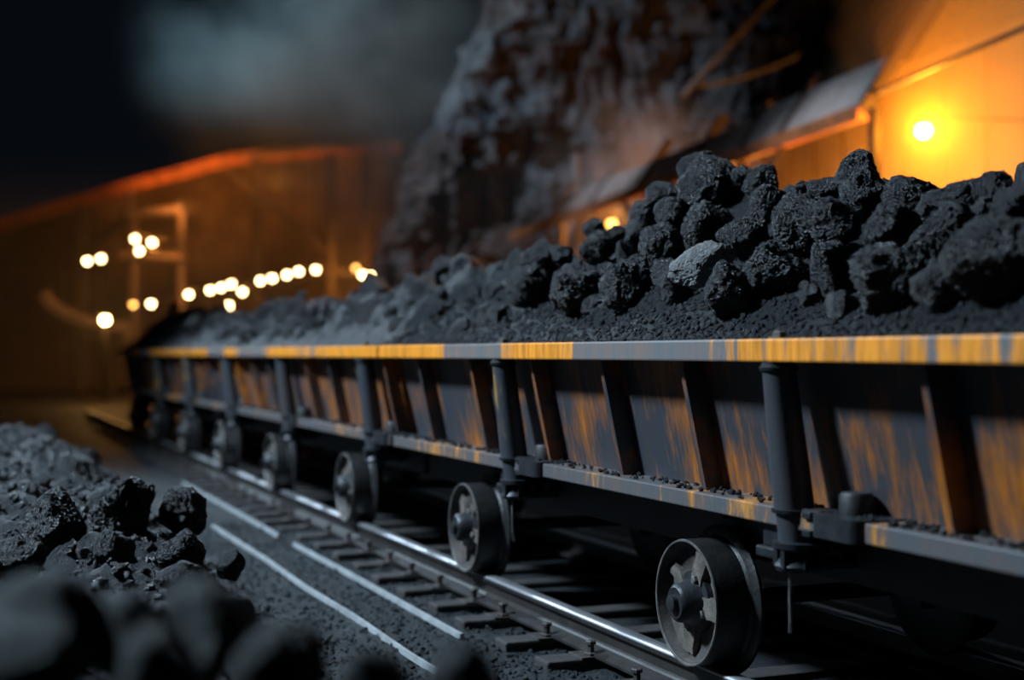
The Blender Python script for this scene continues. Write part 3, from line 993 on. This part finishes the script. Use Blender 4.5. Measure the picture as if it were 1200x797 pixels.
def lamp(px, py, z, r, m, label, mount, power=0, color=AMBER, group=None, name='yard_lamp'):
    """bulb in a shallow cap on an arm that reaches back to its mount"""
    p = P(px, py, z)
    root = empty(name, p); tag(root, label, 'lamp', group)
    bm = BM(); bmesh.ops.create_icosphere(bm, subdivisions=3, radius=r)
    bmesh.ops.translate(bm, verts=bm.verts, vec=p)
    obj('bulb', bm, m, root, smooth=True)
    bm = BM(); lathe(bm, [(p.z + r * 0.75, r * 1.0), (p.z + r * 1.0, r * 0.8), (p.z + r * 1.5, r * 0.4), (p.z + r * 1.6, 0)], p, 'Z', 16)
    obj('lamp_cap', bm, M_FRAME, root)
    if mount is None:
        bm = BM(); tube(bm, [(p.x, p.y, -0.05), p - UP * r * 0.9], 0.05, 8); obj('pole', bm, M_FRAME, root)
    else:
        bm = BM(); tube(bm, [p + UP * r * 1.4, p + UP * r * 2.2, mount + UP * r * 2.2], max(0.02, r * 0.15), 6); obj('arm', bm, M_FRAME, root)
    if power: point(name + '_light', p - FWD * (r * 2.5), power, color, r)
    return root


def onwall(p, off):          # straight back onto the shed wall
    return p + NH * off


pl = P(1083, 153, 18.6)
dist = (EA + NH * 3.4 - pl).dot(NH)
lamp(1083, 153, 18.6, 0.09, M_FLOOD, 'bright orange floodlamp glowing in the haze of the loading shed', pl + NH * dist, 560, (1.0, 0.31, 0.016), name='floodlamp')
pl = P(717, 262, 33); dist = (EA + NH * 3.4 - pl).dot(NH)
lamp(717, 262, 33, 0.10, M_BULBDIM, 'small orange lamp low under the shed eave, left of the big pile', pl + NH * dist, 260, (1.0, 0.33, 0.04))
point('shed_bay_fill', E(780) + NH * 1.6 - UP * 1.0, 420, (1.0, 0.33, 0.04), 0.15)  # unseen points added to raise the amber under the eave
point('shed_bay_fill', E(930) + NH * 1.6 - UP * 1.0, 700, (1.0, 0.33, 0.04), 0.15)
volume_box('orange_haze', E(1200) + ED * 1.8 + NH * 1.75 + UP * 0.5, (3.1, 14, 13.5), fog('shed_haze', (1.0, 0.70, 0.38), 0.15), 'haze tinted with the orange lamp glow, filling the loading shed around its floodlamp', math.atan2(-ED.x, ED.y))  # orange of the lamp glow is put into the haze colour

# cables and mast in front of the cliff
for i, (a, b, lab) in enumerate((((800, 112, 30), (912, -10, 30), 'steel cable slanting up in front of the cliff, upper right'),
                                 ((820, 100, 29), (1010, 20, 29), 'thinner sagging cable below the slanting steel cable'))):
    p, q = P(*a), P(*b); bm = BM()
    tube(bm, [p.lerp(q, t / 8) - UP * (0.25 * i * 4 * (t / 8) * (1 - t / 8)) for t in range(9)], 0.07 - 0.02 * i)
    o = obj('steel_cable', bm, M_CABLE, loc=p); tag(o, lab, 'cable')
bm = BM(); p = P(676, 262, 37); lathe(bm, [(0, 0.22), (4.2, 0.2), (4.6, 0.3), (5.4, 0.3), (5.6, 0.12), (6.6, 0.1)], p, 'Z', 14)
o = obj('vent_pipe', bm, M_SHEET, loc=(p.x, p.y, 0)); tag(o, 'upright grey vent pipe standing before the cliff at the far shed end', 'pipe')

# ------------------------------------------------------------------ far shed on the left
ZS = 52.0
far = empty('far_shed', P(260, 414, ZS) * 1.0 - UP * CAMZ)
tag(far, 'long orange-lit shed in the left background with a row of lamps', 'shed')


def fb(name, pts, w_, h_, m=M_FRAME):
    bm = BM()
    for p, q in zip(pts, pts[1:]): beam(bm, P(*p), P(*q), w_, h_)
    return obj(name, bm, m, far)


bm = BM()
top = [(-90, 296), (30, 262), (150, 228), (270, 194), (360, 183), (470, 176)]
vs0 = [P(x, y, ZS + 4) for x, y in top]
lo = []
hi = []
for v in vs0:
    lo.append(bm.verts.new((v.x, v.y, -0.1))); hi.append(bm.verts.new(v))
lo2 = [bm.verts.new(v.co + FWD * 0.3) for v in lo]; hi2 = [bm.verts.new(v.co + FWD * 0.3) for v in hi]
for i in range(len(top) - 1):
    bm.faces.new((lo[i], lo[i + 1], hi[i + 1], hi[i])); bm.faces.new((lo2[i + 1], lo2[i], hi2[i], hi2[i + 1])); bm.faces.new((hi[i], hi[i + 1], hi2[i + 1], hi2[i]))
bm.faces.new((lo[0], hi[0], hi2[0], lo2[0])); bm.faces.new((lo[-1], lo2[-1], hi2[-1], hi[-1]))
for x in range(60, 460, 14):
    y = interp(x, [(t[0], t[1]) for t in top]) + 6
    b0 = P(x, y, ZS + 3.95)
    beam(bm, (b0.x, b0.y, 0), b0, 0.14, 0.14)
obj('back_wall', bm, M_BROWN, far)
fb('roof_fascia', [(-90, 288, ZS - 2), (30, 254, ZS - 2), (150, 219, ZS - 2), (270, 187, ZS - 2), (360, 177, ZS - 1), (470, 172, ZS)], 0.3, 0.42, M_RUST)
bm = BM()
fr = [P(x, y - 6, ZS - 2) for x, y in top]; bk = [P(x, y - 12, ZS + 5) for x, y in top]
for i in range(len(top) - 1):
    q4 = [bm.verts.new(c) for c in (fr[i], fr[i + 1], bk[i + 1], bk[i])]; q5 = [bm.verts.new(v.co + UP * 0.12) for v in q4]
    bm.faces.new(q4); bm.faces.new(q5[::-1])
    for k in range(4): bm.faces.new((q4[k], q4[(k + 1) % 4], q5[(k + 1) % 4], q5[k]))
obj('roof', bm, M_BROWN, far)
for x, y in ((95, 240), (152, 222), (300, 188), (388, 180), (428, 178)):
    p = P(x, y, ZS - 2); bm = BM(); beam(bm, (p.x, p.y, -0.05), p, 0.28, 0.28); obj('column', bm, M_FRAME, far)
fb('brace', [(262, 196, ZS - 1.8), (392, 302, ZS - 1.8)], 0.22, 0.22)
fb('brace', [(95, 300, ZS - 1.8), (152, 250, ZS - 1.8)], 0.16, 0.16)
fb('lamp_girder', [(190, 352, ZS - 2), (300, 338, ZS - 2), (385, 318, ZS - 2), (450, 322, ZS - 2)], 0.2, 0.2)
# platform tower inside
for x in (158, 212):
    fb('tower_post', [(x, 420, ZS - 4), (x, 248, ZS - 4)], 0.2, 0.2, M_BROWN)
fb('tower_deck', [(150, 300, ZS - 4), (218, 302, ZS - 4)], 1.6, 0.18, M_BROWN)
fb('tower_roof', [(150, 252, ZS - 4), (218, 247, ZS - 4)], 1.4, 0.2, M_BROWN)
# loading chute curling down at the far left
bm = BM()
tube(bm, [P(48, 348, 46), P(60, 362, 46), P(80, 374, 46), P(102, 382, 46), P(125, 386, 46), P(150, 390, 46)], 0.32, 10)
o = obj('chute', bm, M_BROWN, loc=P(150, 390, 46)); tag(o, 'curved chute pipe at the far left, below the orange shed', 'pipe')
bm = BM(); p = P(125, 386, 46); beam(bm, (p.x, p.y, -0.05), p, 0.3, 0.3); obj('support', bm, M_FRAME, o)

BUL = [(102, 306, 44, 'first'), (118, 303, 44, 'second'), (158, 280, 44, ''), (163, 294, 44, ''), (178, 284, 44, ''),
       (221, 345, 46, ''), (246, 340, 46, ''), (259, 337, 46, ''), (271, 333, 46, ''), (284, 342, 46, ''), (268, 358, 45, ''),
       (305, 329, 46, ''), (319, 326, 46, ''), (336, 322, 46, ''), (350, 318, 46, ''), (370, 316, 46, ''), (417, 314, 47, ''), (425, 322, 45, ''), (434, 323, 44, ''), (156, 357, 45, ''), (177, 356, 45, '')]
LBL = ['left lamp of the pair at the far left of the orange shed', 'right lamp of the pair at the far left of the orange shed',
       'upper left lamp of the cluster of three on the tower', 'lowest lamp of the cluster of three on the tower', 'right lamp of the cluster of three on the tower',
       'lone lamp at the left end of the row along the shed girder', 'first lamp of the close group of four left of the girder middle', 'second lamp of the close group of four left of the girder middle',
       'topmost lamp of the close group of four left of the girder middle', 'lower right lamp of the close group of four left of the girder middle', 'lamp hanging lowest beneath the close group on the girder',
       'first lamp from the left in the rising row of five', 'second lamp from the left in the rising row of five', 'middle lamp in the rising row of five', 'fourth lamp from the left in the rising row of five', 'right end lamp in the rising row of five',
       'dim lamp in the lit doorway beside the cliff', 'left lamp of the touching pair at the coal edge beside the cliff', 'right lamp of the touching pair at the coal edge beside the cliff',
       'dim left lamp of the low pair under the tower', 'right lamp of the low pair under the tower']
for (px, py, z, _), lab in zip(BUL, LBL):
    dim = (px, py) in ((417, 314), (156, 357))
    p = P(px, py, z)
    lamp(px, py, z, 0.085 if not dim else 0.08, M_BULBDIM if dim else M_BULB, lab, p + FWD * (ZS - 2 - z), group='lamps of the far shed')
lamp(123, 375, 40, 0.11, M_FLOOD, 'brightest low lamp at the left end, near the chute', None, 60, (1.0, 0.5, 0.1))
for px, py, z, pw in ((185, 290, 46, 170), (410, 318, 48, 420), (300, 335, 47, 45), (110, 330, 45, 22), (240, 345, 47, 60)):
    point('far_shed_light', P(px, py, z), pw * 0.8, (1.0, 0.31, 0.04), 0.2)
spot('fascia_fill_spot', P(215, 240, 45), P(225, 198, 50), 2200, (1.0, 0.3, 0.05), 70, 0.2, 1.0)  # unseen spots added below to make the fascia glow
spot('fascia_fill_spot', P(325, 225, 46), P(330, 178, 51), 700, (1.0, 0.3, 0.05), 60, 0.2, 1.0)
